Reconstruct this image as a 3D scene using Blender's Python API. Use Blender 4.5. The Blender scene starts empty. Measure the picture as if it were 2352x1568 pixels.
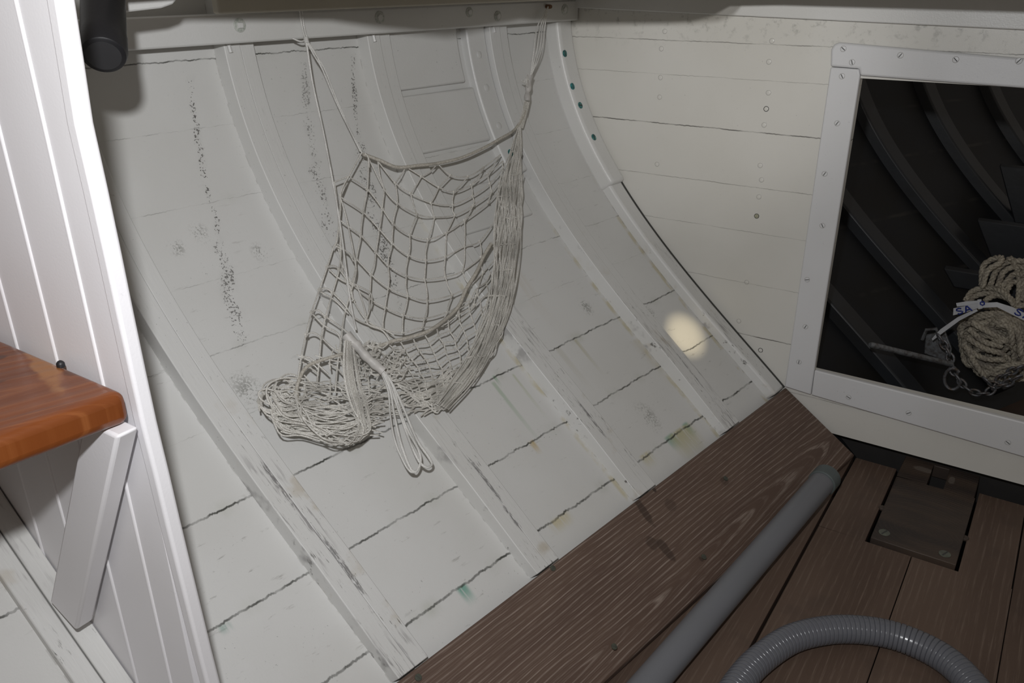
import bpy, bmesh, math, random
import numpy as np
from mathutils import Vector, Matrix
random.seed(7)
PI = math.pi
H = 0.908                      # camera height above the cabin sole (all numbers below are relative to the camera, z + H is world)
F_PX, CX, CY = 1912.0, 1176.0, 784.0

# ------------------------------------------------------------------ camera, world, lights
def _d(u, v): return np.array([(u-CX)/F_PX, -(v-CY)/F_PX, -1.0])
_Y = _d(2570, -70); _Y /= np.linalg.norm(_Y)
_Z = -_d(1215, 5015); _Z = _Z - _Y*(_Z@_Y); _Z /= np.linalg.norm(_Z)
RM = np.array([np.cross(_Y, _Z), _Y, _Z])            # camera -> world rotation
C = bpy.context.scene.collection
sc = bpy.context.scene
cam = bpy.data.cameras.new('camera'); cam.sensor_width = 36; cam.lens = F_PX/2352*36; cam.clip_start = 0.01
co = bpy.data.objects.new('camera', cam); C.objects.link(co)
co.matrix_world = Matrix.Translation((0, 0, H)) @ Matrix(RM.tolist()).to_4x4()
sc.camera = co
sc.view_settings.view_transform = 'Standard'; sc.view_settings.look = 'None'
sc.view_settings.gamma = 1; sc.view_settings.use_curve_mapping = False
sc.view_settings.exposure = 0.0
w = bpy.data.worlds.new('world'); sc.world = w; w.use_nodes = True
w.node_tree.nodes['Background'].inputs[0].default_value = (1.0, 0.90, 0.80, 1)
w.node_tree.nodes['Background'].inputs[1].default_value = 0.16

def px_dir(u, v): return RM @ _d(u, v)
def onY(u, v, Y): r = px_dir(u, v); return r*Y/r[1]
def onZ(u, v, Z): r = px_dir(u, v); return r*Z/r[2]
K = 0.1495                                             # the side closes in towards the bow
def onV(u, v, c):                                      # plane x = c + K (y-1.6)
    r = px_dir(u, v); return r*(c-1.6*K)/(r[0]-K*r[1])

LPOS = RM @ np.array([-0.05, 0.14, 0.0])               # the flash above the lens
def spot(name, loc, target, energy, size, blend, radius, color=(1, 1, 1)):
    l = bpy.data.lights.new(name, 'SPOT'); l.energy = energy; l.spot_size = math.radians(size)
    l.spot_blend = blend; l.shadow_soft_size = radius; l.color = color
    o = bpy.data.objects.new(name, l); C.objects.link(o)
    loc = Vector(loc)+Vector((0, 0, H)); tg = Vector(target)+Vector((0, 0, H))
    o.location = loc; o.rotation_euler = (tg-loc).to_track_quat('-Z', 'Y').to_euler(); return o
aim = px_dir(1150, 520)*1.2
spot('camera_flash', LPOS, aim, 31.0, 128, 1.0, 0.016, (0.98, 0.985, 1.0))
spot('bulkhead_glow_spot', (.04, .04, .128), onY(1640, 120, 1.6), 22.0, 27, 1.0, 0.012, (1.0, 0.97, 0.93))  # extra spot added beside the flash to brighten the upper bulkhead
# a shaft of daylight through a small deck prism
sp_t = px_dir(1548, 785); sp_t = sp_t*1.76
spot('deck_prism_daylight', (0.15, 0.75, 0.02), sp_t, 46.0, 5.6, 1.0, 0.004, (1.0, 0.84, 0.55))

# ------------------------------------------------------------------ hull section
_co = [-0.842, -0.954, 0.667, 0.034, -0.951]
def S(z):
    if z > 0.12: z = 0.12
    if z < -0.88:
        return S(-0.88) - 1.03*(z+0.88)
    return float(np.polyval(_co, z))
def shift(y): return K*(y-1.6) if y <= 1.6 else 0.48*(y-1.6)
def hullN(z):                                          # inward normal in the x-z plane
    s = (S(z+0.002)-S(z-0.002))/0.004
    n = np.array([1.0, 0.0, -s]); return n/np.linalg.norm(n)
def HP(y, z, off=0.0):
    return np.array([S(z)+shift(y), y, z]) + hullN(z)*off
def hit(u, v, off=0.0, floor_x=None):                  # ray against hull pushed inboard by off (or a hanging curtain plane)
    r = px_dir(u, v); lo, hi = 0.2, 4.0
    def g(t):
        p = r*t
        s = S(max(min(p[2], 0.1), -1.1)) + off*1.25
        if floor_x is not None: s = max(s, floor_x)
        return p[0]-(s+K*(p[1]-1.6))
    t = lo
    while t < hi and g(t) > 0: t += 0.02
    a, b = t-0.02, t
    for _ in range(25):
        m = (a+b)/2
        if g(m) > 0: a = m
        else: b = m
    return r*a

# ------------------------------------------------------------------ node helpers
class NT:
    def __init__(s, name):
        s.m = bpy.data.materials.new(name); s.m.use_nodes = True
        s.t = s.m.node_tree; s.n = s.t.nodes; s.l = s.t.links
        s.b = s.n['Principled BSDF']
        g = s.n.new('ShaderNodeNewGeometry'); s.pos = g.outputs['Position']
        sx = s.n.new('ShaderNodeSeparateXYZ'); s.l.new(s.pos, sx.inputs[0])
        s.x, s.y = sx.outputs[0], sx.outputs[1]; s.z = s.M('SUBTRACT', sx.outputs[2], H)
    def put(s, sock, v):
        if isinstance(v, (int, float)): sock.default_value = v
        elif isinstance(v, tuple):
            sock.default_value = v if len(v) == len(sock.default_value) else (*v, 1)
        else: s.l.new(v, sock)
    def M(s, op, a, b=0.0, c=None, clamp=False):
        n = s.n.new('ShaderNodeMath'); n.operation = op; n.use_clamp = clamp
        s.put(n.inputs[0], a); s.put(n.inputs[1], b)
        if c is not None: s.put(n.inputs[2], c)
        return n.outputs[0]
    def xyz(s, x, y, z):
        n = s.n.new('ShaderNodeCombineXYZ'); s.put(n.inputs[0], x); s.put(n.inputs[1], y); s.put(n.inputs[2], z); return n.outputs[0]
    def noise(s, scale, vec=None, detail=2.0, rough=0.5, dist=0.0):
        n = s.n.new('ShaderNodeTexNoise'); s.put(n.inputs['Vector'], vec if vec is not None else s.pos)
        n.inputs['Scale'].default_value = scale; n.inputs['Detail'].default_value = detail
        n.inputs['Roughness'].default_value = rough; n.inputs['Distortion'].default_value = dist
        return n.outputs[0]
    def ss(s, v, a, b, o0=0.0, o1=1.0):                 # smoothstep a..b -> o0..o1
        n = s.n.new('ShaderNodeMapRange'); n.interpolation_type = 'SMOOTHSTEP'
        s.put(n.inputs[0], v); s.put(n.inputs[1], a); s.put(n.inputs[2], b); s.put(n.inputs[3], o0); s.put(n.inputs[4], o1)
        return n.outputs[0]
    def mix(s, f, a, b):
        n = s.n.new('ShaderNodeMix'); n.data_type = 'RGBA'
        s.put(n.inputs[0], f); s.put(n.inputs[6], a); s.put(n.inputs[7], b); return n.outputs[2]
    def mul(s, *a):
        r = a[0]
        for q in a[1:]: r = s.M('MULTIPLY', r, q)
        return r
    def mx(s, *a):
        r = a[0]
        for q in a[1:]: r = s.M('MAXIMUM', r, q)
        return r
    def band(s, v, c, w0, w1):                          # 1 inside |v-c|<w0, 0 beyond w1
        return s.ss(s.M('ABSOLUTE', s.M('SUBTRACT', v, c)), w0, w1, 1.0, 0.0)
    def done(s, color, rough=0.5, bump=None, bs=0.2, bd=0.002, spec=0.5, metal=0.0):
        s.put(s.b.inputs['Base Color'], color); s.put(s.b.inputs['Roughness'], rough)
        s.b.inputs['Specular IOR Level'].default_value = spec; s.b.inputs['Metallic'].default_value = metal
        if bump is not None:
            n = s.n.new('ShaderNodeBump'); n.inputs['Strength'].default_value = bs; n.inputs['Distance'].default_value = bd
            s.put(n.inputs['Height'], bump); s.l.new(n.outputs[0], s.b.inputs['Normal'])
        return s.m

WHITE = (0.655, 0.655, 0.64)
def paint_base(n, tint=WHITE, speck=0.6):
    a = n.noise(3.2, detail=4); col = n.mix(n.ss(a, .35, .7, 0, .5), tint, (tint[0]*.86, tint[1]*.85, tint[2]*.82))
    b = n.noise(240, detail=3, rough=.6); c = n.noise(9, detail=3)
    m = n.mul(n.ss(b, .67, .74), n.ss(c, .45, .62), speck)
    return n.mix(m, col, (0.16, 0.16, 0.15))

def mat_white(name='white_gloss_paint', tint=WHITE, rough=.38, speck=.6, bs=.15):
    n = NT(name); col = paint_base(n, tint, speck)
    bp = n.M('ADD', n.mul(n.noise(60, detail=4), .6), n.noise(400, detail=1))
    return n.done(col, rough, bp, bs, .0012)

SEAMS = [(-.112, .0011, 1.0), (-.203, .0006, .35), (-.300, .0006, .35), (-.393, .0005, .28), (-.472, .0007, .6), (-.541, .0005, .3),
         (-.612, .0011, 1.0), (-.694, .0011, .95), (-.775, .0013, 1.0), (-.86, .0012, 1)]
RIBS = {'E': 1.555, 'D': 1.361, 'C': 1.076, 'B': 0.819, 'A': 0.560, 'Z': 0.284}
def mat_hull():
    n = NT('painted_hull_planking'); col = paint_base(n)
    wob = n.M('SUBTRACT', n.noise(28, n.xyz(n.y, 3.3, 0.0), 4, .65), .5)
    wob2 = n.M('SUBTRACT', n.noise(130, n.xyz(n.y, 8.3, 0.0), 3, .65), .5)
    zz = n.M('ADD', n.z, n.M('ADD', n.mul(wob, .006), n.mul(wob2, .0045)))
    crack = 0.0; soft = 0.0
    for i, (z0, wd, st) in enumerate(SEAMS):
        br = n.ss(n.noise(22, n.xyz(n.y, i*5.0, 1.0), 3, .6), .36 if st > .8 else .45, .62, .35 if st > .8 else 0.15, 1.0)
        crack = n.M('MAXIMUM', crack, n.mul(n.band(zz, z0, wd*.35, wd*1.25), br, st))
        soft = n.M('MAXIMUM', soft, n.mul(n.band(zz, z0, .001, .012), n.ss(n.noise(16, n.xyz(n.y, i*3.0, 9.0), 3), .5, .75), st*.55))
    # general grime: fine scratches along the planks
    sc_ = n.noise(1.0, n.xyz(n.mul(n.y, 28), n.mul(n.x, 28), n.mul(n.z, 170)), 4, .62)
    col = n.mix(n.mul(n.ss(sc_, .62, .76), n.ss(n.noise(7, detail=2), .42, .6), n.ss(n.z, -.25, -.6, .15, .75)), col, (.27, .26, .24))
    col = n.mix(n.mul(soft, .7), col, (.33, .35, .26))
    # mould running down in dotted lines
    fine = n.noise(290, detail=2, rough=.7); clump = n.noise(34, detail=3)
    for (ya, za, yb, zb, wd, st) in [(.777, -.13, .726, -.343, .009, .9), (.726, -.343, .672, -.47, .020, .75), (.968, -.12, .93, -.27, .016, .55),
                                     (.93, -.27, .893, -.38, .024, .7), (1.063, -.12, 1.03, -.25, .010, .85), (1.03, -.25, .95, -.47, .024, .8), (.95, -.47, .90, -.58, .02, .5)]:
        sl = (yb-ya)/(zb-za)
        cy = n.M('ADD', ya-sl*za, n.mul(n.z, sl))
        d = n.M('ABSOLUTE', n.M('SUBTRACT', n.y, n.M('ADD', cy, n.mul(n.M('SUBTRACT', n.noise(20, detail=2), .5), .02))))
        m = n.mul(n.ss(d, wd*.25, wd, 1, 0), n.ss(n.z, zb-.012, zb+.008), n.ss(n.z, za+.005, za-.012))
        sp = n.M('ADD', n.mul(m, .22), n.M('ADD', n.mul(fine, .75), n.mul(clump, .35)))
        col = n.mix(n.mul(n.ss(sp, .815, .86), m, st), col, (.06, .055, .05))
        col = n.mix(n.mul(m, .10, n.ss(clump, .4, .7)), col, (.25, .24, .22))
    for (y0, z0, r0) in [(.66, -.345, .016), (.70, -.335, .018), (.77, -.375, .017), (1.44, -.625, .02), (1.30, -.58, .02), (1.24, -.74, .03), (.99, -.56, .03), (.64, -.52, .03), (1.1, -.63, .03)]:
        dd = n.M('SQRT', n.M('ADD', n.M('POWER', n.M('SUBTRACT', n.y, y0), 2.0), n.M('POWER', n.M('SUBTRACT', n.z, z0), 2.0)))
        col = n.mix(n.mul(n.ss(dd, r0*.1, r0, 1, 0), n.ss(n.M('ADD', n.mul(fine, .7), n.mul(clump, .5)), .60, .70), .55), col, (.12, .12, .10))
    # verdigris and rust runs under the seams
    run = n.noise(1.0, n.xyz(n.mul(n.y, 130), 0.0, n.mul(n.z, 14)), 3, .6)
    for (y0, z0, wy, hz, cl, st) in [(1.25, -.7725, .020, .022, (.15, .36, .29), .75), (1.305, -.7715, .011, .022, (.15, .38, .32), .75), (1.28, -.773, .05, .05, (.46, .43, .24), .8), (.72, -.777, .012, .020, (.14, .36, .28), .85),
                                     (1.0, -.618, .006, .10, (.34, .44, .32), .6), (1.01, -.612, .004, .015, (.10, .30, .12), .8), (1.045, -.62, .005, .07, (.42, .46, .30), .5), (1.22, -.615, .006, .06, (.45, .43, .30), .6),
                                     (.985, -.695, .008, .018, (.50, .36, .12), .7), (1.17, -.615, .01, .08, (.45, .43, .34), .3), (.93, -.776, .03, .016, (.52, .44, .2), .6), (1.17, -.7735, .02, .02, (.5, .44, .2), .5),
                                     (.44, -.697, .010, .008, (.16, .32, .26), .5), (1.36, -.65, .03, .1, (.50, .46, .36), .4), (1.20, -.45, .02, .16, (.55, .50, .42), .45)]:
        m = n.mul(n.band(n.y, y0, wy*.3, wy), n.ss(n.z, z0-hz, z0), n.ss(n.z, z0+.004, z0), n.ss(run, .30, .5), st)
        col = n.mix(m, col, cl)
    # yellowed sealant beside the frames low down
    for k, yk in RIBS.items():
        e0 = n.band(n.y, yk-.004, .002, .009)
        if k in 'CDE':
            col = n.mix(n.mul(e0, n.ss(n.noise(26, detail=3), .42, .62), n.ss(n.z, -.33, -.55), .65), col, (.48, .42, .24))
        col = n.mix(n.mul(n.band(n.y, yk-.0005, .0004, .0014), n.ss(n.noise(70, detail=3), .5, .62), .3), col, (.12, .11, .09))
    col = n.mix(n.mul(crack, .93), col, (.028, .030, .022))
    bp = n.M('SUBTRACT', n.M('ADD', n.mul(n.noise(30, detail=5), .5), n.mul(n.noise(500, detail=1), .15)), n.mul(crack, 1.6))
    return n.done(col, n.ss(n.noise(12, detail=2), .3, .7, .36, .55), bp, .35, .0015)

def mat_bulkhead():
    n = NT('painted_bulkhead_boards'); col = paint_base(n, (.66, .65, .61), .5)
    crack = 0.0
    zz = n.M('ADD', n.z, n.M('ADD', n.mul(n.M('SUBTRACT', n.noise(14, n.xyz(n.x, 1.0, 0.0), 3), .5), .005), n.mul(n.M('SUBTRACT', n.noise(120, n.xyz(n.x, 6.0, 0.0), 3), .5), .003)))
    for i, (z0, sl, wd, st) in enumerate(BSEAM):
        br = n.ss(n.noise(13, n.xyz(n.x, i*5.0, 1.0), 3, .6), .36, .6, .25, 1)
        c_ = n.M('ADD', z0, n.mul(n.M('ADD', n.x, .6), sl))
        crack = n.M('MAXIMUM', crack, n.mul(n.band(zz, c_, wd*.5, wd*1.7), br, st))
    # dirt near the top
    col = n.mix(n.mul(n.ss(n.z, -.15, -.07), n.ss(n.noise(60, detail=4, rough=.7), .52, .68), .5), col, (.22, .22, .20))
    col = n.mix(n.mul(crack, .9), col, (.05, .047, .04))
    bp = n.M('SUBTRACT', n.M('ADD', n.mul(n.noise(40, detail=4), .4), n.mul(n.noise(650, detail=1), .25)), n.mul(crack, 1.5))
    return n.done(col, n.ss(n.noise(8), .3, .7, .30, .42), bp, .25, .001)
BSEAM = [(-.1225, 0, .0007, .7), (-.186, 0, .0005, .45), (-.281, 0, .0009, .95), (-.386, 0, .0006, .6), (-.476, 0, .0005, .5), (-.583, 0, .0005, .5), (-.695, 0, .0009, .95), (-.80, 0, .0008, .5)]

def mat_rib():
    n = NT('worn_frame_paint'); col = paint_base(n)
    st = n.noise(1.0, n.xyz(n.mul(n.x, 55), n.mul(n.y, 420), n.mul(n.z, 55)), 3, .65)
    st2 = n.noise(1.0, n.xyz(n.mul(n.x, 22), n.mul(n.y, 230), n.mul(n.z, 22)), 3, .6)
    big = n.noise(6.5, detail=3)
    low = n.ss(n.z, -.42, -.66)
    wear = n.mul(n.ss(big, .48, .60), low)
    col = n.mix(n.mul(n.ss(st2, .52, .66), wear, .75), col, (.24, .23, .23))
    col = n.mix(n.mul(n.ss(st, .60, .70), n.ss(n.noise(14, detail=2), .45, .6), n.M('ADD', n.mul(low, .75), .15)), col, (.10, .095, .085))
    col = n.mix(n.mul(n.ss(n.noise(17, detail=4), .60, .72), low, .5), col, (.42, .35, .24))
    st3 = n.noise(1.0, n.xyz(n.mul(n.x, 90), n.mul(n.y, 700), n.mul(n.z, 90)), 3, .7)
    for (y0, z0, wy, hz) in [(.590, -.690, .009, .055), (.583, -.60, .006, .05), (.848, -.690, .008, .05), (.845, -.735, .008, .03), (1.39, -.70, .01, .06), (1.10, -.69, .008, .05)]:
        mm = n.mul(n.band(n.y, y0, wy*.2, wy), n.band(n.z, z0, hz*.3, hz))
        col = n.mix(n.mul(n.ss(n.M('ADD', n.mul(mm, .30), n.mul(st3, .8)), .60, .72), mm, .8), col, (.14, .135, .135))
    bp = n.M('ADD', n.mul(n.noise(35, detail=5), .7), n.mul(st2, .6))
    return n.done(col, .48, bp, .3, .0015)

def mat_plain(name, col, rough=.5, noise=20, amt=.25, dark=None, bs=.15, spec=.5, metal=0, bd=.001):
    n = NT(name); dark = dark or tuple(c*.55 for c in col)
    c = n.mix(n.ss(n.noise(noise, detail=4), .4, .7, 0, amt), col, dark)
    return n.done(c, rough, n.noise(noise*6, detail=3), bs, bd, spec, metal)

def dirs(n, p0, e):                                      # coordinate along unit vector e from p0
    a = n.M('ADD', n.mul(n.M('SUBTRACT', n.x, float(p0[0])), float(e[0])), n.mul(n.M('SUBTRACT', n.y, float(p0[1])), float(e[1])))
    return n.M('ADD', a, n.mul(n.M('SUBTRACT', n.z, float(p0[2])), float(e[2])))
def mat_wood(name, p0, e1, e2, centre, squash, freq, base, light, dark, amt=.6, rough=.6, spots=(), wob=.012, spec=.4):
    n = NT(name)
    a = dirs(n, p0, e1); b = dirs(n, p0, e2)
    v = n.xyz(n.mul(a, 3.2), n.mul(b, 13), 0.0)
    w1 = n.M('SUBTRACT', n.noise(1.0, v, 3, .5), .5)
    da = n.mul(n.M('SUBTRACT', a, centre[0]), squash); db = n.M('SUBTRACT', b, centre[1])
    r = n.M('SQRT', n.M('ADD', n.M('MULTIPLY', da, da), n.M('MULTIPLY', db, db)))
    r = n.M('ADD', r, n.mul(w1, wob*2))
    s = n.M('SINE', n.mul(r, freq))
    s2 = n.M('SINE', n.mul(r, freq*2.7))
    fib = n.noise(1.0, n.xyz(n.mul(a, 18), n.mul(b, 520), 0.0), 3, .7)
    c = n.mix(n.ss(n.noise(1.0, n.xyz(n.mul(a, 5), n.mul(b, 22), 4.0), 3), .3, .7), base, dark)
    ln = n.M('ADD', n.mul(n.ss(s, .55, 1.0), .75), n.mul(n.ss(s2, .5, 1), .25))
    c = n.mix(n.mul(ln, n.ss(fib, .33, .62), amt), c, light)
    c = n.mix(n.mul(n.ss(fib, .58, .75), .3), c, light)
    c = n.mix(n.mul(n.ss(n.noise(14, detail=3), .6, .75), .25), c, dark)
    for sp_ in spots:
        sa, sb, ra, rb, k = sp_[:5]
        d = n.M('SQRT', n.M('ADD', n.M('POWER', n.M('DIVIDE', n.M('SUBTRACT', a, sa), ra), 2.0), n.M('POWER', n.M('DIVIDE', n.M('SUBTRACT', b, sb), rb), 2.0)))
        d = n.M('ADD', d, n.mul(n.M('SUBTRACT', n.noise(70, detail=2), .5), .8))
        c = n.mix(n.mul(n.ss(d, .75, 1.1, 1, 0), k), c, sp_[5] if len(sp_) > 5 else tuple(x*.35 for x in dark))
    bp = n.M('ADD', n.mul(s, .4), n.mul(fib, .8))
    return n.done(c, rough, bp, .35, .0008, spec)

# ------------------------------------------------------------------ mesh helpers
BASES = {}
def set_smooth(me, ang=40):
    for p in me.polygons: p.use_smooth = True
    try: me.set_sharp_from_angle(angle=math.radians(ang))
    except Exception: pass
def base_of(o):
    b = Vector((0, 0, 0))
    while o is not None: b = b+o.location; o = o.parent
    return b
def mk(name, vs, fs, mat, parent=None, bevel=0, smooth=True, kind=None, label=None, cat=None, group=None, seg=2, ang=40, sub=0):
    vs = [Vector((float(p[0]), float(p[1]), float(p[2])+H)) for p in vs]
    if parent is None:
        mn = Vector((min(p.x for p in vs), min(p.y for p in vs), min(p.z for p in vs))); mxv = Vector((max(p.x for p in vs), max(p.y for p in vs), max(p.z for p in vs)))
        org = Vector(((mn.x+mxv.x)/2, (mn.y+mxv.y)/2, mn.z)); loc = org
    else:
        org = base_of(parent); loc = Vector((0, 0, 0))
    me = bpy.data.meshes.new(name); me.from_pydata([p-org for p in vs], [], fs)
    bm = bmesh.new(); bm.from_mesh(me); bmesh.ops.remove_doubles(bm, verts=bm.verts, dist=1e-6)
    bmesh.ops.recalc_face_normals(bm, faces=bm.faces); bm.to_mesh(me); bm.free()
    if smooth: set_smooth(me, ang)
    o = bpy.data.objects.new(name, me); C.objects.link(o); o.location = loc
    me.materials.append(mat)
    if parent is not None: o.parent = parent
    if sub:
        m = o.modifiers.new('sub', 'SUBSURF'); m.levels = sub; m.render_levels = sub
    if bevel:
        m = o.modifiers.new('bevel', 'BEVEL'); m.width = bevel; m.segments = seg; m.limit_method = 'ANGLE'; m.angle_limit = math.radians(35)
    tag(o, kind, label, cat, group); return o
def tag(o, kind=None, label=None, cat=None, group=None):
    if kind: o['kind'] = kind
    if label: o['label'] = label
    if cat: o['category'] = cat
    if group: o['group'] = group
    return o
def thing(name, loc, label=None, cat=None, group=None, kind=None):
    o = bpy.data.objects.new(name, None); C.objects.link(o); o.location = (float(loc[0]), float(loc[1]), float(loc[2])+H)
    o.empty_display_size = .05
    return tag(o, kind, label, cat, group)
class MB:
    def __init__(s): s.v = []; s.f = []
    def add(s, vs, fs):
        k = len(s.v); s.v += [tuple(map(float, p)) for p in vs]; s.f += [tuple(i+k for i in f) for f in fs]; return s
    def hexa(s, a, b):                                    # two matching quads
        return s.add(list(a)+list(b), [(0, 3, 2, 1), (4, 5, 6, 7), (0, 1, 5, 4), (1, 2, 6, 5), (2, 3, 7, 6), (3, 0, 4, 7)])
    def box(s, x0, x1, y0, y1, z0, z1):
        return s.hexa([(x0, y0, z0), (x1, y0, z0), (x1, y1, z0), (x0, y1, z0)], [(x0, y0, z1), (x1, y0, z1), (x1, y1, z1), (x0, y1, z1)])
    def prism(s, poly, vec):
        n = len(poly); vec = np.array(vec); a = [np.array(p, float) for p in poly]; b = [p+vec for p in a]
        return s.add(a+b, [tuple(range(n))[::-1], tuple(range(n, 2*n))]+[(i, (i+1) % n, n+(i+1) % n, n+i) for i in range(n)])
    def tube(s, pts, r, n=6, cap=True, rfun=None):
        P = [Vector(map(float, p)) for p in pts]
        if len(P) < 2: return s
        T = []
        for i in range(len(P)):
            t = (P[min(i+1, len(P)-1)]-P[max(i-1, 0)])
            T.append(t.normalized() if t.length > 1e-9 else (T[-1] if T else Vector((0, 0, 1))))
        nn = T[0].orthogonal().normalized(); vs = []; fs = []
        for i in range(len(P)):
            nn = nn-T[i]*nn.dot(T[i]); nn = nn.normalized() if nn.length > 1e-6 else T[i].orthogonal().normalized()
            b = T[i].cross(nn); rr = rfun(i) if rfun else r
            for j in range(n):
                a = 2*PI*j/n; vs.append(P[i]+nn*(rr*math.cos(a))+b*(rr*math.sin(a)))
        for i in range(len(P)-1):
            for j in range(n):
                j2 = (j+1) % n; fs.append((i*n+j, i*n+j2, (i+1)*n+j2, (i+1)*n+j))
        if cap: fs.append(tuple(range(n))[::-1]); fs.append(tuple((len(P)-1)*n+j for j in range(n)))
        return s.add(vs, fs)
    def disc(s, c, nrm, r, h, n=20, dome=0.0):            # short cylinder rising along nrm, optional dome
        c = Vector(map(float, c)); nrm = Vector(map(float, nrm)).normalized(); u = nrm.orthogonal().normalized(); v = nrm.cross(u)
        prof = [(r, -0.001), (r, h*.7), (r*.88, h)]+([(r*.6, h+dome*.6), (r*.25, h+dome*.95)] if dome else [])
        vs = []; fs = []
        for (rr, hh) in prof:
            for j in range(n):
                a = 2*PI*j/n; vs.append(c+u*(rr*math.cos(a))+v*(rr*math.sin(a))+nrm*hh)
        for i in range(len(prof)-1):
            for j in range(n): fs.append((i*n+j, i*n+(j+1) % n, (i+1)*n+(j+1) % n, (i+1)*n+j))
        fs.append(tuple((len(prof)-1)*n+j for j in range(n))); fs.append(tuple(range(n))[::-1])
        return s.add(vs, fs)
    def build(s, name, mat, parent=None, **k): return mk(name, s.v, s.f, mat, parent, **k)
def cr(pts, n=6):                                          # Catmull-Rom through points
    P = [np.array(p, float) for p in pts]
    if len(P) < 3:
        return [P[0]+(P[1]-P[0])*i/n for i in range(n+1)]
    Q = [2*P[0]-P[1]]+P+[2*P[-1]-P[-2]]; out = []
    for i in range(1, len(Q)-2):
        a, b, c, d = Q[i-1], Q[i], Q[i+1], Q[i+2]
        for k in range(n):
            t = k/n; out.append(.5*((2*b)+(-a+c)*t+(2*a-5*b+4*c-d)*t*t+(-a+3*b-3*c+d)*t**3))
    out.append(P[-1]); return out
def screw(parent, c, nrm, r, mat, slot, name='screw', label=None, rot=None, h=.0012, ring=None):
    o = MB().disc(c, nrm, r, h, 16).build(name, mat, parent, label=label)
    nn = Vector(map(float, nrm)).normalized(); u = nn.orthogonal().normalized(); v = nn.cross(u)
    a = random.uniform(0, PI) if rot is None else rot
    d = u*math.cos(a)+v*math.sin(a); e = nn.cross(d); cc = Vector(map(float, c))+nn*(h+.00005)
    q = [cc+d*r*.85+e*r*.13, cc-d*r*.85+e*r*.13, cc-d*r*.85-e*r*.13, cc+d*r*.85-e*r*.13]
    MB().prism(q, nn*.0003).build('slot', slot, o, smooth=False)
    if ring: MB().tube([Vector(map(float, c))+nn*.0003+u*(r*1.04*math.cos(2*PI*j/16))+v*(r*1.04*math.sin(2*PI*j/16)) for j in range(17)], .00035, 5, False).build('paint_ring', ring, o)
    return o

# ------------------------------------------------------------------ materials
M_HULL = mat_hull(); M_BULK = mat_bulkhead(); M_RIB = mat_rib(); M_W = mat_white()
M_WF = mat_white('opening_frame_paint', (.66, .665, .675), .42, .25, .08)
M_PART = mat_white('partition_paint', (.84, .83, .855), .42, .10, .06)
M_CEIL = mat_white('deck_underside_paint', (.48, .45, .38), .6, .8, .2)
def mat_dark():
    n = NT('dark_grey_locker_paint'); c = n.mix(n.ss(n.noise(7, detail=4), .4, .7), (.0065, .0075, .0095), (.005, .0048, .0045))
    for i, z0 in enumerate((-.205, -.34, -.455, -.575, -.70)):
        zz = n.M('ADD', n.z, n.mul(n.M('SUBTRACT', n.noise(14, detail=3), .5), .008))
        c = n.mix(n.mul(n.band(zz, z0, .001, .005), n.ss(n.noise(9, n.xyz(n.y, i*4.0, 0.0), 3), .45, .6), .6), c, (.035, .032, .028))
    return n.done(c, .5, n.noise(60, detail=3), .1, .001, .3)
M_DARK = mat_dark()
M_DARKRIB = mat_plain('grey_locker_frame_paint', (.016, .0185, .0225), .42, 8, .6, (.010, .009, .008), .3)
M_RING = mat_plain('dusty_paint_edge', (.36, .35, .33), .6)
M_VOID = mat_plain('bilge_timber', (.02, .018, .017), .8)
M_SLOT = mat_plain('slot_dirt_gap_shade', (.06, .06, .055), .8)
M_GREEN = mat_plain('verdigris_bronze', (.010, .10, .105), .5, 220, .8, (.10, .32, .28), .4)
M_GREEN2 = mat_plain('pale_verdigris_bronze', (.03, .25, .26), .5, 220, .9, (.01, .10, .10), .4)
M_BLACK = mat_plain('matte_black_plastic', (.012, .012, .014), .45)
M_PVC = mat_plain('grey_pvc', (.165, .170, .186), .42, 6, .3, (.14, .145, .15), .05)
M_HOSE = mat_plain('grey_glossy_hose_plastic', (.135, .14, .158), .22, 14, .3, (.13, .13, .15), .03)
M_MOUSS = mat_plain('rubber_cap', (.10, .12, .12), .55)
def mat_cord(name, a, b, sc_=900, rough=.4):
    n = NT(name); t = n.noise(sc_, detail=2, rough=.7)
    c = n.mix(n.ss(t, .38, .62), b, a); c = n.mix(n.mul(n.ss(n.noise(25, detail=3), .45, .65), .45), c, tuple(x*.62 for x in b))
    return n.done(c, rough, t, .8, .001, .6)
M_NET = mat_cord('twisted_net_twine', (.88, .865, .82), (.52, .495, .44))
M_RIM = mat_cord('flat_rim_cord', (.58, .55, .49), (.44, .41, .35), 300, .6)
M_CORD = mat_cord('white_braided_cord', (.90, .89, .86), (.62, .61, .57), 1100)
M_WHIP = mat_plain('whipping_tape', (.58, .56, .53), .5, 40, .6)
M_ROPE = None

# ------------------------------------------------------------------ hull (port side)
zs = list(np.arange(.16, -1.0, -.02)); ys = [0.0]+list(np.arange(.1, 1.6, .1))+[1.6]
def sheet(ys, zs, th=.02):
    vs = []; fs = []
    for y in ys:
        for z in zs: vs.append(HP(y, z))
    n = len(zs); m = len(vs)
    for y in ys:
        for z in zs: vs.append(HP(y, z, -th))
    for i in range(len(ys)-1):
        for j in range(n-1):
            a = i*n+j; fs.append((a, a+1, a+n+1, a+n)); fs.append((m+a, m+a+n, m+a+n+1, m+a+1))
    for i in range(len(ys)-1):
        for j in (0, n-1):
            a = i*n+j; fs.append((a, a+n, m+a+n, m+a))
    for i in (0, len(ys)-1):
        for j in range(n-1):
            a = i*n+j; fs.append((a, m+a, m+a+1, a+1))
    return vs, fs
v, f = sheet([-.2, -.1]+ys, zs)
mk('wall_left', v, f, M_HULL, kind='structure', ang=60)
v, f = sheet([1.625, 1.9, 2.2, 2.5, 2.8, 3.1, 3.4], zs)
mk('wall_left', v, f, M_DARK, kind='structure', ang=60)

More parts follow.
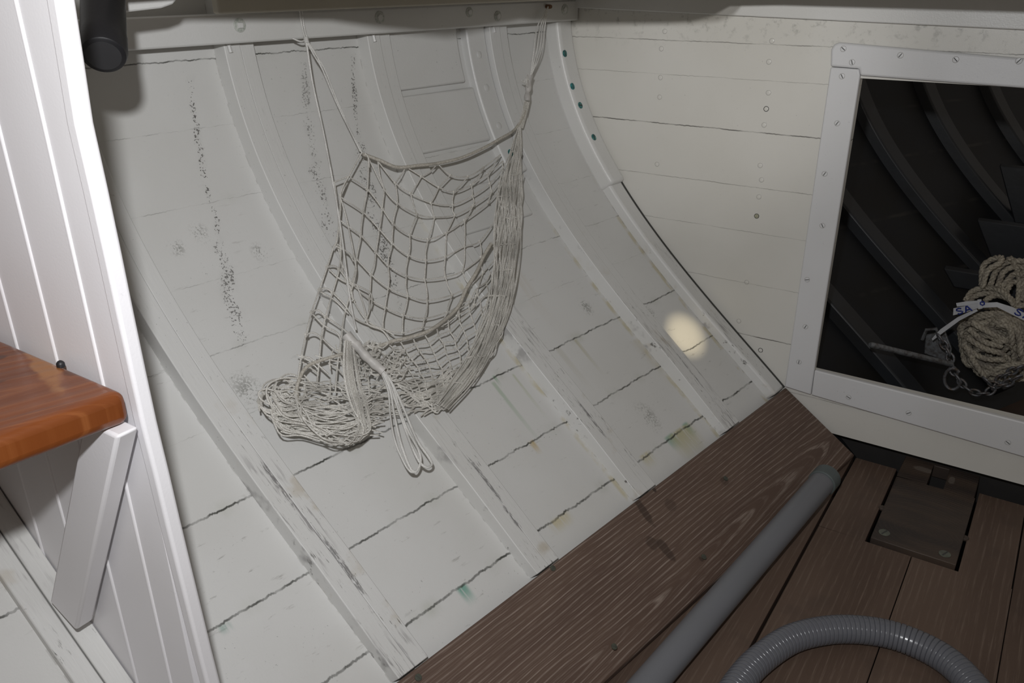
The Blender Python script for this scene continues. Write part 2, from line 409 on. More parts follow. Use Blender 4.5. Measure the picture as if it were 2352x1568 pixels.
def sweep(y0, y1, z_hi, z_lo, h, h1=None, n=46, d0=0.0, foot=False):   # frame following the hull section
    mb = MB(); vs = []; fs = []
    h1 = h if h1 is None else h1
    zz = np.linspace(z_hi, z_lo, n)
    for z in zz:
        k = 1-.24*min(1, max(0, (-.70-z)/.09)) if foot else 1
        vs += [HP(y0, z, -.004+d0), HP(y0, z, h*k), HP(y1, z, h1*k), HP(y1, z, -.004+d0)]
    for i in range(n-1):
        for j in range(4):
            a = i*4+j; b = i*4+(j+1) % 4; fs.append((a, b, b+4, a+4))
    fs += [(3, 2, 1, 0), tuple((n-1)*4+j for j in range(4))]
    return mb.add(vs, fs)
ZB = -.807
def rib(key, label, w1=.026, w2=.024, h=.024, h2=.021, zhi=.03, zlo=ZB):
    y = RIBS[key]
    t = thing('hull_frame', HP(y+w1, zlo), label, 'boat frame')
    sweep(y, y+w1, zhi, zlo, h, foot=True).build('frame_timber', M_RIB, t, bevel=.0012, ang=50)
    sweep(y+w1+.0014, y+w1+w2, zhi, zlo, h2, foot=True).build('frame_lamination', M_RIB, t, bevel=.0010, ang=50)
    return t
rib('A', 'white painted curved frame nearest the wooden shelf, its foot scuffed grey')
rib('B', 'white curved frame running behind the net, second from the near partition')
rib('C', 'white curved frame crossing behind the right side of the net')
tD = rib('D', 'white curved frame between the net bundle and the frame with green bolts', h=.026, h2=.022, w1=.028, w2=.024)
tE = thing('hull_frame', HP(RIBS['E']+.02, -.85), 'white frame against the bulkhead, with four green bolts in its upper half', 'boat frame')
sweep(1.5972, 1.5999, .03, ZB, .0215).build('gap_shade_strip', M_SLOT, tE)  # dark strip standing in for the shade in the gap at the bulkhead
sweep(RIBS['E'], 1.5970, .03, ZB, .022).build('frame_timber', M_RIB, tE, bevel=.005, ang=50)
sweep(RIBS['E']-.004, 1.5975, .03, -.425, .034, n=30).build('frame_doubler', M_W, tE, bevel=.008, seg=4, ang=60, label='thicker rounded upper half of the frame')
for i, (u, vv) in enumerate([(1289, 122), (1315, 196), (1333, 240), (1364, 313)]):
    z = -.2
    p = None; best = 9
    for zt in np.linspace(-.05, -.42, 400):
        q = HP(1.577, zt, .034); c = RM.T@q; px = (CX+F_PX*c[0]/-c[2], CY-F_PX*c[1]/-c[2])
        if abs(px[1]-vv) < best: best = abs(px[1]-vv); z = zt
    q = HP(1.577, z, .034); r = px_dir(u, vv)
    # slide along y to meet the pixel column
    c = RM.T@q
    yy = 1.577
    for _ in range(6):
        c = RM.T@q; yy += (u-(CX+F_PX*c[0]/-c[2]))*.001; yy = min(max(yy, 1.56), 1.592); q = HP(yy, z, .034)
    screw(tE, q, hullN(z), .0070, M_GREEN2 if i in (1,) else M_GREEN, M_SLOT, 'bolt', 'green corroded bronze bolt head')
# doubler next to frame D with three plugged bolts
dbl = sweep(1.312, 1.3595, .03, -.36, .016, n=24).build('frame_doubler', M_W, tD, bevel=.003, ang=50, label='wider flat timber with painted bolt heads beside the frame')
for z in (-.145, -.205, -.275, -.325):
    MB().disc(HP(1.336, z, .016), hullN(z), .007, .001, 18, .0012).build('bolt', M_W if z > -.3 else M_GREEN, dbl)
# butt blocks between frames
def block(y0, y1, z0, z1, h, label):
    sweep(y0, y1, z0, z1, h, n=12).build('butt_block', M_W, None, bevel=.004, seg=3, label=label, cat='wood block')
block(1.131, 1.292, -.02, -.1895, .012, 'flat white block on the planking just below the top beam')
block(1.131, 1.311, -.199, -.2945, .009, 'flat white block just above the rim of the net')
block(1.131, 1.322, -.36, -.429, .008, 'flat white rounded block behind the gathered edge of the net')
# frame by the partition
rib('Z', 'white frame at the foot of the near partition, lower left corner', zhi=-.30, h=.010, h2=.010, w1=.022, w2=.0225)
# frames in the dark forepeak
DK = ['dark grey frame low inside the opening, nearest the bulkhead', 'dark grey frame behind the sill corner of the opening', 'dark grey frame in the middle of the opening', 'dark grey frame in the upper part of the opening']
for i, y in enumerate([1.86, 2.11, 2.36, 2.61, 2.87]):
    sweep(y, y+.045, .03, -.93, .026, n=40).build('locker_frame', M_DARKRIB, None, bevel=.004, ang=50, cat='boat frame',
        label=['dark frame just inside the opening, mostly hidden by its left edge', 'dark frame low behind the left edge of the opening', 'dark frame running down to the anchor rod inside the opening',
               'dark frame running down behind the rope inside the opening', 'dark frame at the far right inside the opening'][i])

# ------------------------------------------------------------------ clamp beam with bolts
cl = thing('clamp_beam', (-.93, .9, -.091), 'long white painted beam along the top of the planking, studded with bolts', 'beam')
def vp(c, y, z): return (c+K*(y-1.6), y, z)
mb = MB(); mb.hexa([vp(-.933, .05, -.091), vp(-.9, .05, -.091), vp(-.9, 1.598, -.091), vp(-.933, 1.598, -.091)],
                   [vp(-.933, .05, -.052), vp(-.9, .05, -.052), vp(-.9, 1.598, -.052), vp(-.933, 1.598, -.052)])
mb.build('beam_timber', M_W, cl, bevel=.003)
NCL = (1, -K, 0)
for (u, vv, r, m_, dm) in [(550, 58, .0095, M_W, .003), (872, 40, .0095, M_W, .002), (1078, 28, .0085, M_W, .002), (1143, 37, .009, M_W, .003), (1297, 22, .010, M_W, .002)]:
    p = onV(u, vv, -.9)
    b = MB().disc(p, NCL, r, .0014, 24).build('bolt_plug', mat_plain('stained_bolt_plug', (.52, .53, .49), .5, 260, .7, (.28, .32, .28)), cl)
    MB().disc(p+np.array(NCL)*.0014, NCL, r*.55, dm, 6 if u != 550 else 4).build('bolt_head', M_W, b)
p = onV(1255, 15, -.9); MB().disc(p, NCL, .004, .012, 8).build('nail', mat_plain('rusty_nail', (.18, .09, .04), .7, 200, .6), cl, label='rusty brown nail holding the net lines')
for (y) in (RIBS['B']+.006, RIBS['C']+.01, RIBS['D']+.01):
    MB().tube([HP(y, -.094, .026), HP(y, -.108, .028)], .003, 6).build('cleat', M_W, cl)
# carlins and knee above
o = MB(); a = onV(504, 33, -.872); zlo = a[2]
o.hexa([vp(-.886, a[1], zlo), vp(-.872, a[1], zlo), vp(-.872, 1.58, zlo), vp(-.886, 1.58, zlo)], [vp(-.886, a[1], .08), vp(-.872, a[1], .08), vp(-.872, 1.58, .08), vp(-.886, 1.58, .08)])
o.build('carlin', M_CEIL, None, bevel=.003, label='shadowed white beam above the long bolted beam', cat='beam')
kn = [onV(u, vv, -.72) for (u, vv) in [(278, 30), (284, 29), (372, 19), (398, 10), (412, -6), (412, -70), (278, -70)]]
MB().prism(kn, (-.03, 0, 0)).build('knee', M_W, None, bevel=.003, label='white painted knee with a rounded corner at the top left edge', cat='wood block')

# ------------------------------------------------------------------ deck overhead (unseen; its edge is shaped to throw the shadow along the top)
DS = .022                                               # tilt chosen so the shadow-casting sheet stays just above the view
def over(P): t = (LPOS[2]+DS*LPOS[1])/(-(P[2]-LPOS[2])-DS*(P[1]-LPOS[1])); return LPOS+(P-LPOS)*t
edge = [over(onV(440, 48, -.9)), over(onV(760, 48, -.9)), over(onV(870, 64, -.9)), over(hit(1030, 88)), over(onY(1200, 62, 1.57)), over(onY(1335, 57, 1.6)),
        over(onY(1590, 55, 1.6)), over(onY(1650, 49, 1.6)), over(onY(1685, 36, 1.6)), over(onY(1703, 16, 1.6)), over(onY(1800, 14, 1.6)), over(onY(2352, 31, 1.6)), over(onY(3300, 62, 1.6))]
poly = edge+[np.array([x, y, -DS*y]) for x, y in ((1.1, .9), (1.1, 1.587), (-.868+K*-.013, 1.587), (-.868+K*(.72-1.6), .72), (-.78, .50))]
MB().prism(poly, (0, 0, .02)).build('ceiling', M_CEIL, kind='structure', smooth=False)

# ------------------------------------------------------------------ bulkhead with opening
YB = 1.6; TH = .022
ox0, ox1, oz0, oz1 = -.335, .33, -.742, -.172
front = []
zl = list(np.linspace(.05, -.868, 40))
left = [(HP(YB, z)[0]-.012, z) for z in zl]
mb = MB()
def bslab(poly2): mb.prism([(x, YB, z) for x, z in poly2], (0, TH, 0))
zt = [z for z in zl if z > oz1]+[oz1]; zm = [oz1]+[z for z in zl if oz0 < z < oz1]+[oz0]; zb = [oz0]+[z for z in zl if z < oz0]
lx = lambda z: HP(YB, z)[0]-.012
bslab([(lx(z), z) for z in zt]+[(1.0, oz1), (1.0, .05)])
bslab([(lx(z), z) for z in zm]+[(ox0, oz0), (ox0, oz1)])
bslab([(lx(z), z) for z in zb]+[(1.0, -.868), (1.0, oz0)])
bslab([(ox1, oz1), (ox1, oz0), (1.0, oz0), (1.0, oz1)])
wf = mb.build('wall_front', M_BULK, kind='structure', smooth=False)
# beam along the top of the bulkhead
zb0 = onY(1500, 27, 1.588)[2]; zb1 = onY(2352, 69, 1.588)[2]
bz = lambda x: zb0+(zb1-zb0)*(x+.73)/(.63)
MB().hexa([(-.905, 1.588, bz(-.905)), (1., 1.588, bz(1.)-.0), (1., 1.5995, bz(1.)), (-.905, 1.5995, bz(-.905))], [(-.905, 1.588, .049), (1., 1.588, .049), (1., 1.5995, .049), (-.905, 1.5995, .049)]).build(
    'deck_beam', M_W, None, bevel=.002, label='white board across the top of the bulkhead, its lower edge catching the light', cat='beam')
# small fasteners on the boards
for (u, vv) in [(1766, 142), (1765, 213), (1760, 250), (1755, 287), (1746, 380), (1749, 413), (1743, 452), (1738, 496), (1747, 804), (1527, 72), (1519, 112), (1517, 178), (1515, 223), (1509, 377), (1715, 648), (1697, 737), (1773, 94)]:
    dk = (u, vv) in ((1738, 496), (1760, 250), (1747, 804))
    q = onY(u, vv, YB)
    b = MB().disc(q, (0, -1, 0), .0042, .0006, 16, .0004).build('screw_plug', mat_plain('stained_plug', (.40, .39, .28), .5, 200, .6) if (u, vv) == (1738, 496) else M_BULK, wf)
    MB().tube([np.array(q)+np.array((.0045*math.cos(2*PI*j/16), -.0004, .0045*math.sin(2*PI*j/16))) for j in range(17)], .0003 if not dk else .0006, 5, False).build('paint_ring', M_SLOT if dk else M_RING, b)

# opening frame
fr = thing('opening_frame', (-.03, YB-.012, -.80), 'white screwed frame around the dark opening in the bulkhead', 'frame')
y0 = YB-.011
def rail(pts, name, bev=.003, y=y0): return MB().prism([(x, y, z) for x, z in pts], (0, YB-y-.0003, 0)).build(name, M_WF, fr, bevel=bev, seg=3)
topz = -.116; r_ = .012
Fp = lambda u, vv: (lambda q: (q[0], q[2]))(onY(u, vv, y0))
TL = Fp(1912, 97); TR = Fp(2352, 135); s_t = (TR[1]-TL[1])/(TR[0]-TL[0]); IT0 = Fp(1975, 174); IT1 = Fp(2352, 203); s_i = (IT1[1]-IT0[1])/(IT1[0]-IT0[0])
J0 = Fp(1907, 153); J1 = Fp(1973, 158); BL = Fp(1870, 850); BR = Fp(2352, 970); s_b = (BR[1]-BL[1])/(BR[0]-BL[0]); L0 = Fp(1846, 902); L1 = Fp(2352, 1050); s_l = (L1[1]-L0[1])/(L1[0]-L0[0])
OBL = Fp(1802, 888)
xr = ox1+.055
rail([(J0[0], J0[1]), (TL[0]-.001, TL[1]-r_), (TL[0]+.003, TL[1]-.003), (TL[0]+r_, TL[1]), (xr, TL[1]+s_t*(xr-TL[0])), (xr, IT0[1]+s_i*(xr-IT0[0])), IT0, J1], 'top_rail', .004)
JL = Fp(1862, 907)
rail([(J0[0]+.0005, J0[1]-.0008), (J1[0], J1[1]-.0008), IT0, BL, JL, OBL], 'side_stile', .0025)
rail([(BL[0]+.0008, BL[1]), (xr, BL[1]+s_b*(xr-BL[0])), (xr, L0[1]+s_l*(xr-L0[0])), (JL[0]+.0008, JL[1])], 'bottom_rail', .0025)
rail([(ox1, IT0[1]+s_i*(ox1-IT0[0])), (xr, IT0[1]+s_i*(xr-IT0[0])), (xr, BL[1]+s_b*(xr-BL[0])), (ox1, BL[1]+s_b*(ox1-BL[0]))], 'side_stile', .0025)
for (u, vv) in [(1937, 112), (1957, 143), (2068, 127), (2195, 137), (2340, 140), (1934, 175), (1923, 283), (1894, 399), (1889, 518), (1854, 642), (1850, 750), (1835, 831), (1949, 912), (2087, 948), (2315, 1016)]:
    screw(fr, onY(u, vv, y0), (0, -1, 0), .0046, M_WF, M_SLOT, h=.0005, ring=M_RING)

# ------------------------------------------------------------------ sole (floor)
FZ = -.908
e_f = np.array([0, 1.0, 0]); e_x = np.array([1.0, 0, 0])
def floor_mat():
    n = NT('cabin_sole_planks')
    idx = n.M('FLOOR', n.M('DIVIDE', n.M('ADD', n.x, .228), .153))
    off = n.mul(idx, 3.7)
    w1 = n.M('SUBTRACT', n.noise(1.0, n.xyz(n.mul(n.x, 14), n.M('ADD', n.mul(n.y, 2.4), off), off), 3), .5)
    s = n.M('SINE', n.mul(n.M('ADD', n.x, n.mul(w1, .03)), 520))
    fib = n.noise(1.0, n.xyz(n.mul(n.x, 500), n.mul(n.y, 14), off), 3, .7)
    tone = n.noise(1.0, n.xyz(n.mul(n.x, 9), n.mul(n.y, 2.0), off), 3)
    c = n.mix(n.ss(tone, .3, .7), (.130, .087, .064), (.092, .059, .043))
    c = n.mix(n.mul(n.ss(s, .3, 1), n.ss(fib, .4, .65), .35), c, (.24, .18, .14))
    c = n.mix(n.mul(n.ss(fib, .56, .75), .35), c, (.25, .19, .15))
    c = n.mix(n.mul(n.ss(n.noise(9, detail=4), .55, .7), .35), c, (.07, .05, .04))
    return n.done(c, .62, fib, .3, .0006, .4)
M_FLOOR = floor_mat()
hx0, hx1, hy0 = -.147, -.001, 1.325                    # hole of the mast-step cover
mb = MB()
def pl(x0, x1, y0_, y1_): mb.box(x0+.0006, x1-.0006, y0_, y1_, FZ-.02, FZ)
gap = .0025
for (a, b) in [(-.2265, -.0720), (-.0720, .0775), (.0785, .231), (.231, .384), (.384, .54), (.54, .9)]:
    if a < hx1 and b > hx0:
        if a < -.1:
            pl(a, b, -.3, hy0); pl(a, hx0, hy0, 1.6)
        else:
            pl(a, b, -.3, hy0); pl(hx1, b, hy0, 1.597)
    else: pl(a, b, -.3, 1.6)
mb.prism([(-.2315, 1.61, FZ-.02), (-.2315, -.3, FZ-.02), (-.60, -.3, FZ-.02), (-.50, .8, FZ-.02), (-.30, 1.61, FZ-.02)], (0, 0, .02))
mb.build('floor', M_FLOOR, kind='structure', bevel=.0008)
MB().box(-.8, 1.0, -.3, 3.2, -1.06, -1.03).build('floor', M_VOID, kind='structure')
MB().box(-.30, 1.0, 1.655, 1.67, -1.03, -.87).build('trim_1', M_VOID, kind='structure')   # timber below the bulkhead
MB().box(-.25, 1.0, 1.68, 3.2, -.98, -.955).build('floor', mat_plain('forepeak_floor_boards', (.05, .028, .018), .6, 9, .6), kind='structure')

# mast-step cover: dark block with square hole
cvp = [onZ(*p, FZ+.004) for p in [(1999, 1234), (2192, 1310), (2253, 1075), (2085, 1030)]]
y1c = 1.69
cv = thing('mast_step_block', (-.075, 1.5, FZ-.01), 'dark worn wooden block with a square hole, let into the floor below the opening', 'wood block')
M_BLK = mat_wood('dark_worn_block', np.array([-.07, 1.5, FZ]), np.array([1., 0, 0]), np.array([0, 1., 0]), (0, -.1), .8, 900, (.075, .052, .038), (.085, .062, .046), (.035, .027, .024), .5, .55,
                 [(-.032, .120, .020, .010, .38, (.24, .21, .18)), (.020, .108, .006, .016, .38, (.24, .21, .18))], .02)
bx0, bx1, by0, by1 = -.141, -.006, 1.336, y1c
sx0, sx1, sy0, sy1 = -.0885, -.059, 1.565, 1.648
mb = MB(); z0_, z1_ = FZ-.022, FZ+.004
mb.box(bx0, bx1, by0, sy0, z0_, z1_)
mb.box(bx0, sx0, sy0, by1, z0_, z1_); mb.box(sx1, bx1, sy0, by1, z0_, z1_); mb.box(sx0, sx1, sy1, by1, z0_, z1_)
mb.build('block', M_BLK, cv, bevel=.0015)
for p in [(2031, 1223), (2170, 1272)]: screw(cv, onZ(*p, FZ+.004), (0, 0, 1), .0095, mat_plain('dull_bronze_screw', (.13, .14, .11), .5, 90, .6), M_SLOT, 'screw', rot=.4)
MB().disc((-.143, 1.445, FZ-.001), (0, 0, 1), .007, .003, 12).build('screw', M_BLK, cv)
MB().disc((-.004, 1.43, FZ-.001), (0, 0, 1), .007, .003, 12).build('screw', M_BLK, cv)

# ------------------------------------------------------------------ big side board
P0 = onY(1805, 889, 1.6); dv = np.array([K, 1.0, 0]); dv /= np.linalg.norm(dv)
LE0 = onZ(1963, 1044, FZ+.016); LE1 = onZ(1385, 1568, FZ+.016)
dl = (LE1-LE0)/np.linalg.norm(LE1-LE0)
A0 = P0; A1 = P0-dv*1.45; B0 = LE0; B1 = LE0+dl*1.45
nb = np.cross(A1-A0, B0-A0); nb /= np.linalg.norm(nb)
if nb[2] < 0: nb = -nb
e2 = np.cross(nb, -dv); e2 = e2 if e2@(B0-A0) > 0 else -e2
tb = .017
def ab(u, vv):                                           # board coordinates of a pixel
    r = px_dir(u, vv); t = (P0@nb)/(r@nb); q = r*t-P0; return float(q@(-dv)), float(q@e2)
spots = []
for (u, vv, ra, rb, k) in [(1482, 1172, .009, .028, .65), (1545, 1155, .013, .012, .35), (1505, 1240, .012, .012, .5), (1535, 1255, .010, .022, .6), (1668, 1100, .01, .01, .3), (1503, 1124, .004, .005, .8), (1617, 1278, .004, .005, .5)]:
    a_, b_ = ab(u, vv); spots.append((a_, b_, ra, rb, k))
cen = ab(1330, 1545)
M_BOARD = mat_wood('weathered_mahogany_board', P0, -dv, e2, cen, .042, 780, (.128, .083, .062), (.34, .275, .23), (.105, .066, .050), .8, .6, spots, .008)
bd = thing('side_board', (P0+P0-dv*1.0)/2+np.array([.05, 0, -.1]), 'weathered brown wooden board sloping between the planking and the floor', 'board')
mb = MB(); mb.hexa([A0-nb*tb, A1-nb*tb, (B1[0]-.004, B1[1], FZ+.001), (B0[0]-.004, B0[1], FZ+.001)], [A0, A1, B1, B0])
mb.build('board', M_BOARD, bd, bevel=.003, seg=3)
for (u, vv) in [(1270, 1304), (1411, 1484), (1617, 1278), (961, 1555), (1667, 1098)]:
    a_, b_ = ab(u, vv); q = P0+(-dv)*a_+e2*b_
    screw(bd, q, nb, .0045, mat_plain('dull_green_screw', (.07, .075, .055), .6, 200, .5), M_SLOT, 'screw', h=.0004)

# ------------------------------------------------------------------ grey pipe and corrugated hose
pe = onZ(1897, 1098, FZ+.052); pb = onZ(1492, 1568, FZ+.026); dp = (pb-pe)/np.linalg.norm(pb-pe)
pp = thing('grey_pipe', pb, 'smooth grey plastic pipe lying along the foot of the side board', 'pipe')
MB().tube([pe+dp*.01, pe+dp*.9], .0225, 40).build('pipe', M_PVC, pp, ang=50)
MB().tube([pe-dp*.010, pe-dp*.006, pe+dp*.020, pe+dp*.022], .026, 40, rfun=lambda i: [.022, .0252, .0252, .0235][i]).build('end_cap', M_MOUSS, pp, ang=30, label='dark rubber collar on the pipe end')
hp = [onZ(u, vv, FZ+.021) for (u, vv) in [(1600, 1760), (1640, 1660), (1697, 1568), (1745, 1515), (1815, 1468), (1890, 1448), (1965, 1445), (2050, 1458), (2135, 1492), (2200, 1537), (2262, 1610), (2300, 1680)]]
hp = [hp[0]+np.array([.05, -.42, 0]), hp[0]+np.array([.0, -.22, 0])]+hp+[hp[-1]+np.array([-.02, -.20, 0]), hp[-1]+np.array([-.10, -.42, 0])]
hs = cr(hp, 40); L = [0]
for i in range(1, len(hs)): L.append(L[-1]+np.linalg.norm(hs[i]-hs[i-1]))
tot = L[-1]; step = .0009; res = []; j = 0
for k in range(int(tot/step)):
    s = k*step
    while L[j+1] < s: j += 1
    res.append(hs[j]+(hs[j+1]-hs[j])*(s-L[j])/(L[j+1]-L[j]))
def hr(i):
    ph = (i*step/.0072) % 1.0
    return .0205 if ph > .22 else .0205-.0020*math.sin(PI*ph/.22)
def hr2(i):
    ph = (i*step/.0072) % 1.0
    return .0185+.0020*math.sin(PI*ph)**.6
MB().tube(res, .02, 32, rfun=hr).build('corrugated_hose', M_HOSE, None, ang=80, label='grey ribbed plastic hose curving over the floor planks', cat='hose')

# ------------------------------------------------------------------ near partition with shelf and bracket
YP = .33; PT = .03
re_ = [onY(*p, YP) for p in [(166, -60), (176, 0), (219, 288), (270, 520), (325, 791), (366, 985), (394, 1100), (431, 1261), (505, 1568), (545, 1720)]]
ae = [onY(*p, YP-.0) for p in [(130, -60), (143, 0), (206, 332), (245, 500), (268, 691), (302, 844), (337, 1000), (398, 1290), (471, 1568), (512, 1720)]]
# aft face lies at YP, right pixel contour is the forward corner: thickness from parallax
zz = np.linspace(.04, -.80, 30)
ax = np.interp(zz, [p[2] for p in ae][::-1], [p[0] for p in ae][::-1])
pt = thing('wall_aft', (-.7, YP, -.8), kind='structure')
YA = YP-.035
def pxedge(z):
    return float(np.interp(z, [p[2] for p in re_][::-1], [p[0] for p in re_][::-1]))
planks_x = [-1.0, -.935, -.865, -.795, -.725, -.655]
# groove line pixels give the last two joints
g1 = [onY(*p, YP) for p in [(36, 0), (80, 232), (143, 520), (176, 672), (230, 860), (293, 1123), (351, 1344), (413, 1568)]]
gx = float(np.mean([p[0] for p in g1])); 
edges = [gx-.068*k for k in range(6, -1, -1)]
def zbot(x):                                            # the partition ends on the frame
    z = .0
    while z > -1.0 and S(z)+shift(YP)+.002 < x: z -= .004
    return z
for i in range(len(edges)):
    xa = edges[i]; xb = edges[i+1] if i+1 < len(edges) else -.592
    zb_a, zb_b = zbot(xa), zbot(xb-.0)
    d = .0008
    MB().prism([(xa+d, YP, .049), (xb-d, YP, .049), (xb-d, YP, zb_b), (xa+d, YP, zb_a)], (0, .011, 0)).build('plank', M_PART, pt, bevel=.0012)
    if i: MB().tube([(xa, YP+.001, .048), (xa, YP+.001, zb_a+.002)], .0028, 10).build('bead', M_PART, pt)
# rounded inboard post closing the planks
zb = -.78
zp = list(np.linspace(.049, zb, 18))
ex = lambda z: pxedge(z)*.342/YP+.0004
MB().prism([(ex(z)-.014, YP-.002, z) for z in zp]+[(ex(z), YP-.002, z) for z in zp[::-1]], (0, .014, 0)).build('edge_post', M_PART, pt, bevel=.003, seg=4)

# shelf
sz = onY(310, 890, YP)[2]; st_ = .030
f1 = onZ(300, 892, sz); f0 = onZ(0, 1000, sz); df = (f0-f1)/np.linalg.norm(f0-f1); f1 = f1+df*.001; f2 = f1+df*.45
M_SHELF = mat_wood('varnished_shelf_wood', np.array([-.59, .33, sz]), np.array([-.35, -.94, 0]), np.array([-.94, .35, 0]), (.2, .05), .12, 500, (.20, .055, .012), (.29, .10, .03), (.13, .034, .009), .5, .28,
                    [(.05, .15, .012, .12, .75, (.34, .15, .05)), (.03, .06, .012, .01, .6), (.09, .13, .015, .008, .7), (.10, .075, .02, .004, .5)], .01, .5)
zs_ = sz-st_
sh = thing('wooden_shelf', (f1[0]-.1, .25, zs_), 'orange varnished wooden shelf with a rounded front edge, fixed to the near partition', 'shelf')
back = -1.02
mb = MB(); pr = [(f1[0], YP-.0065, 0), (f2[0], f2[1], 0), (back, f2[1], 0), (back, YP-.0065, 0)]
mb.prism([(x, y, zs_) for x, y, _ in pr], (0, 0, st_)).build('shelf_board', M_SHELF, sh, bevel=.009, seg=5)
k0 = onY(148, 827, YP-.006); MB().disc((k0[0], YP-.010, sz), (0, 0, 1), .0035, .003, 12, .002).build('plug', M_BLACK, sh, label='black knob at the back of the shelf')

# bracket
YQ = YP-.0065
tr = onY(318, 968, YQ); brr = onY(208, 1450, YQ); bl = onY(118, 1398, YQ)
w_ = .0195
ridge_t = onY(258, 1000, YQ-w_); 
dirb = (brr-tr); 
leftoff = np.array([-.052, 0, 0])
a0 = np.array([tr[0], YQ, zs_-.001]); b0 = brr+(a0-brr)*.075
lft_t = a0+np.array([-.048, 0, 0]); lft_b = np.array([b0[0]-.042, YQ, b0[2]+.018])
mb = MB(); mb.hexa([lft_b, b0, b0+np.array([0, -w_, 0]), lft_b+np.array([0, -w_, 0])], [lft_t, a0, a0+np.array([0, -w_, 0]), lft_t+np.array([0, -w_, 0])])
mb.build('shelf_bracket', M_PART, None, bevel=.003, seg=3, label='white diagonal wooden strut holding up the orange shelf', cat='bracket')

# black canister hanging by the partition
ca = px_dir(238, 128)*.78; cb = px_dir(236, -60)*.80
axis = (ca-cb)/np.linalg.norm(ca-cb); toc = -px_dir(238, 128); toc /= np.linalg.norm(toc)
axis = axis*.88+toc*.52; axis /= np.linalg.norm(axis)
rc = .021
can = thing('black_canister', ca, 'matte black cylinder hanging between the near partition and the top beam', 'canister')
prof = [(-.17, .0205), (-.03, .0205), (-.026, .0212), (-.006, .0212), (-.001, .0195), (.0, .018)]
MB().tube([ca+axis*a for a, _ in prof], rc, 40, rfun=lambda i: prof[i][1]).build('body', M_BLACK, can, ang=35)
MB().disc(ca, axis, .0155, .0006, 32).build('end_disc', mat_plain('dark_grey_plastic', (.03, .03, .032), .5), can)

# ------------------------------------------------------------------ breasthook plates and anchor gear in the forepeak
def plate(pts, Y, label, right=.5):
    P = [onY(u, vv, Y) for u, vv in pts]
    z_t = P[0][2]; zb_ = P[-1][2]
    poly = [P[0], np.array([right, Y, z_t]), np.array([right, Y, zb_]), P[-1]]
    MB().prism(poly, (0, .03, 0)).build('floor_timber', M_DARKRIB, None, bevel=.003, label=label, cat='timber')
plate([(2295, 380), (2330, 512)], 2.60, 'dark grey plate at the right edge, highest inside the opening')
plate([(2243, 505), (2275, 590)], 2.40, 'dark grey plate just above the rope coil')
plate([(2166, 616), (2190, 660)], 2.18, 'small dark grey plate corner left of the rope coil')

def mat_rope():
    n = NT('three_strand_rope'); t = n.noise(260, detail=3); c = n.mix(n.ss(t, .35, .65), (.46, .42, .34), (.27, .24, .19))
    c = n.mix(n.mul(n.ss(n.noise(30, detail=2), .5, .7), .5), c, (.13, .11, .10))
    return n.done(c, .75, n.noise(800, detail=2), .5, .001, .3)
M_ROPE = mat_rope()
def rope(mb, pts, r=.0064, pitch=.034):                   # three twisted strands
    P = cr(pts, 10); L = [0]
    for i in range(1, len(P)): L.append(L[-1]+np.linalg.norm(P[i]-P[i-1]))
    Q = []; j = 0; N = max(6, int(L[-1]/.0045))
    for k in range(N+1):
        s = L[-1]*k/N
        while j < len(L)-2 and L[j+1] < s: j += 1
        Q.append(Vector(P[j]+(P[j+1]-P[j])*(s-L[j])/max(1e-9, L[j+1]-L[j])))
    nn = Vector((0.1, .2, 1)).normalized(); S3 = [[], [], []]
    for i, q in enumerate(Q):
        t = (Q[min(i+1, N)]-Q[max(i-1, 0)]).normalized(); nn = (nn-t*nn.dot(t)).normalized(); b = t.cross(nn)
        ph = 2*PI*(L[-1]*i/N)/pitch
        for a in range(3):
            an = ph+a*2*PI/3; S3[a].append(q+nn*(r*.55*math.cos(an))+b*(r*.55*math.sin(an)))
    for a in range(3): mb.tube(S3[a], r*.56, 6)
DZ = -.955
def rp(u, vv, Y): return onY(u, vv, Y)
cc = rp(2282, 800, 1.98)
rk = thing('rope_coil', cc, 'coil of beige three-strand rope bound with a printed white strap, in the opening', 'rope')
mb = MB()
# main ball of turns (pixel outline, depth bulging towards the viewer)
def turn(cx, cy, rx, ry, rot, y0_, amp, a0_, a1, n_=12):
    out = []
    for i in range(n_+1):
        a = a0_+(a1-a0_)*i/n_; px = cx+rx*math.cos(a)*math.cos(rot)-ry*math.sin(a)*math.sin(rot); py = cy+rx*math.cos(a)*math.sin(rot)+ry*math.sin(a)*math.cos(rot)
        out.append(rp(px, py, y0_+amp*math.cos(a*2+rot)))
    return out
TU = [(2280, 790, 72, 66, .1, 2.00, .01), (2285, 792, 60, 56, .2, 1.985, .01), (2290, 795, 48, 46, .3, 1.97, .01), (2272, 800, 62, 40, .5, 1.965, .012), (2282, 810, 72, 34, .35, 1.96, .01),
      (2310, 790, 44, 60, -.2, 1.975, .012), (2330, 800, 40, 66, -.1, 1.99, .01), (2262, 770, 56, 26, .25, 1.98, .01), (2250, 790, 30, 54, .5, 1.985, .01), (2300, 760, 26, 24, 0, 1.95, .01),
      (2275, 830, 50, 26, .3, 1.955, .01), (2300, 850, 60, 22, .1, 1.97, .01), (2290, 740, 62, 20, .05, 2.0, .01), (2352, 780, 50, 80, 0, 2.01, .01), (2340, 830, 46, 40, .2, 1.97, .01), (2270, 765, 66, 60, .4, 2.015, .012)]
for i, t_ in enumerate(TU): rope(mb, turn(*t_, i*.7, i*.7+2*PI*.97))
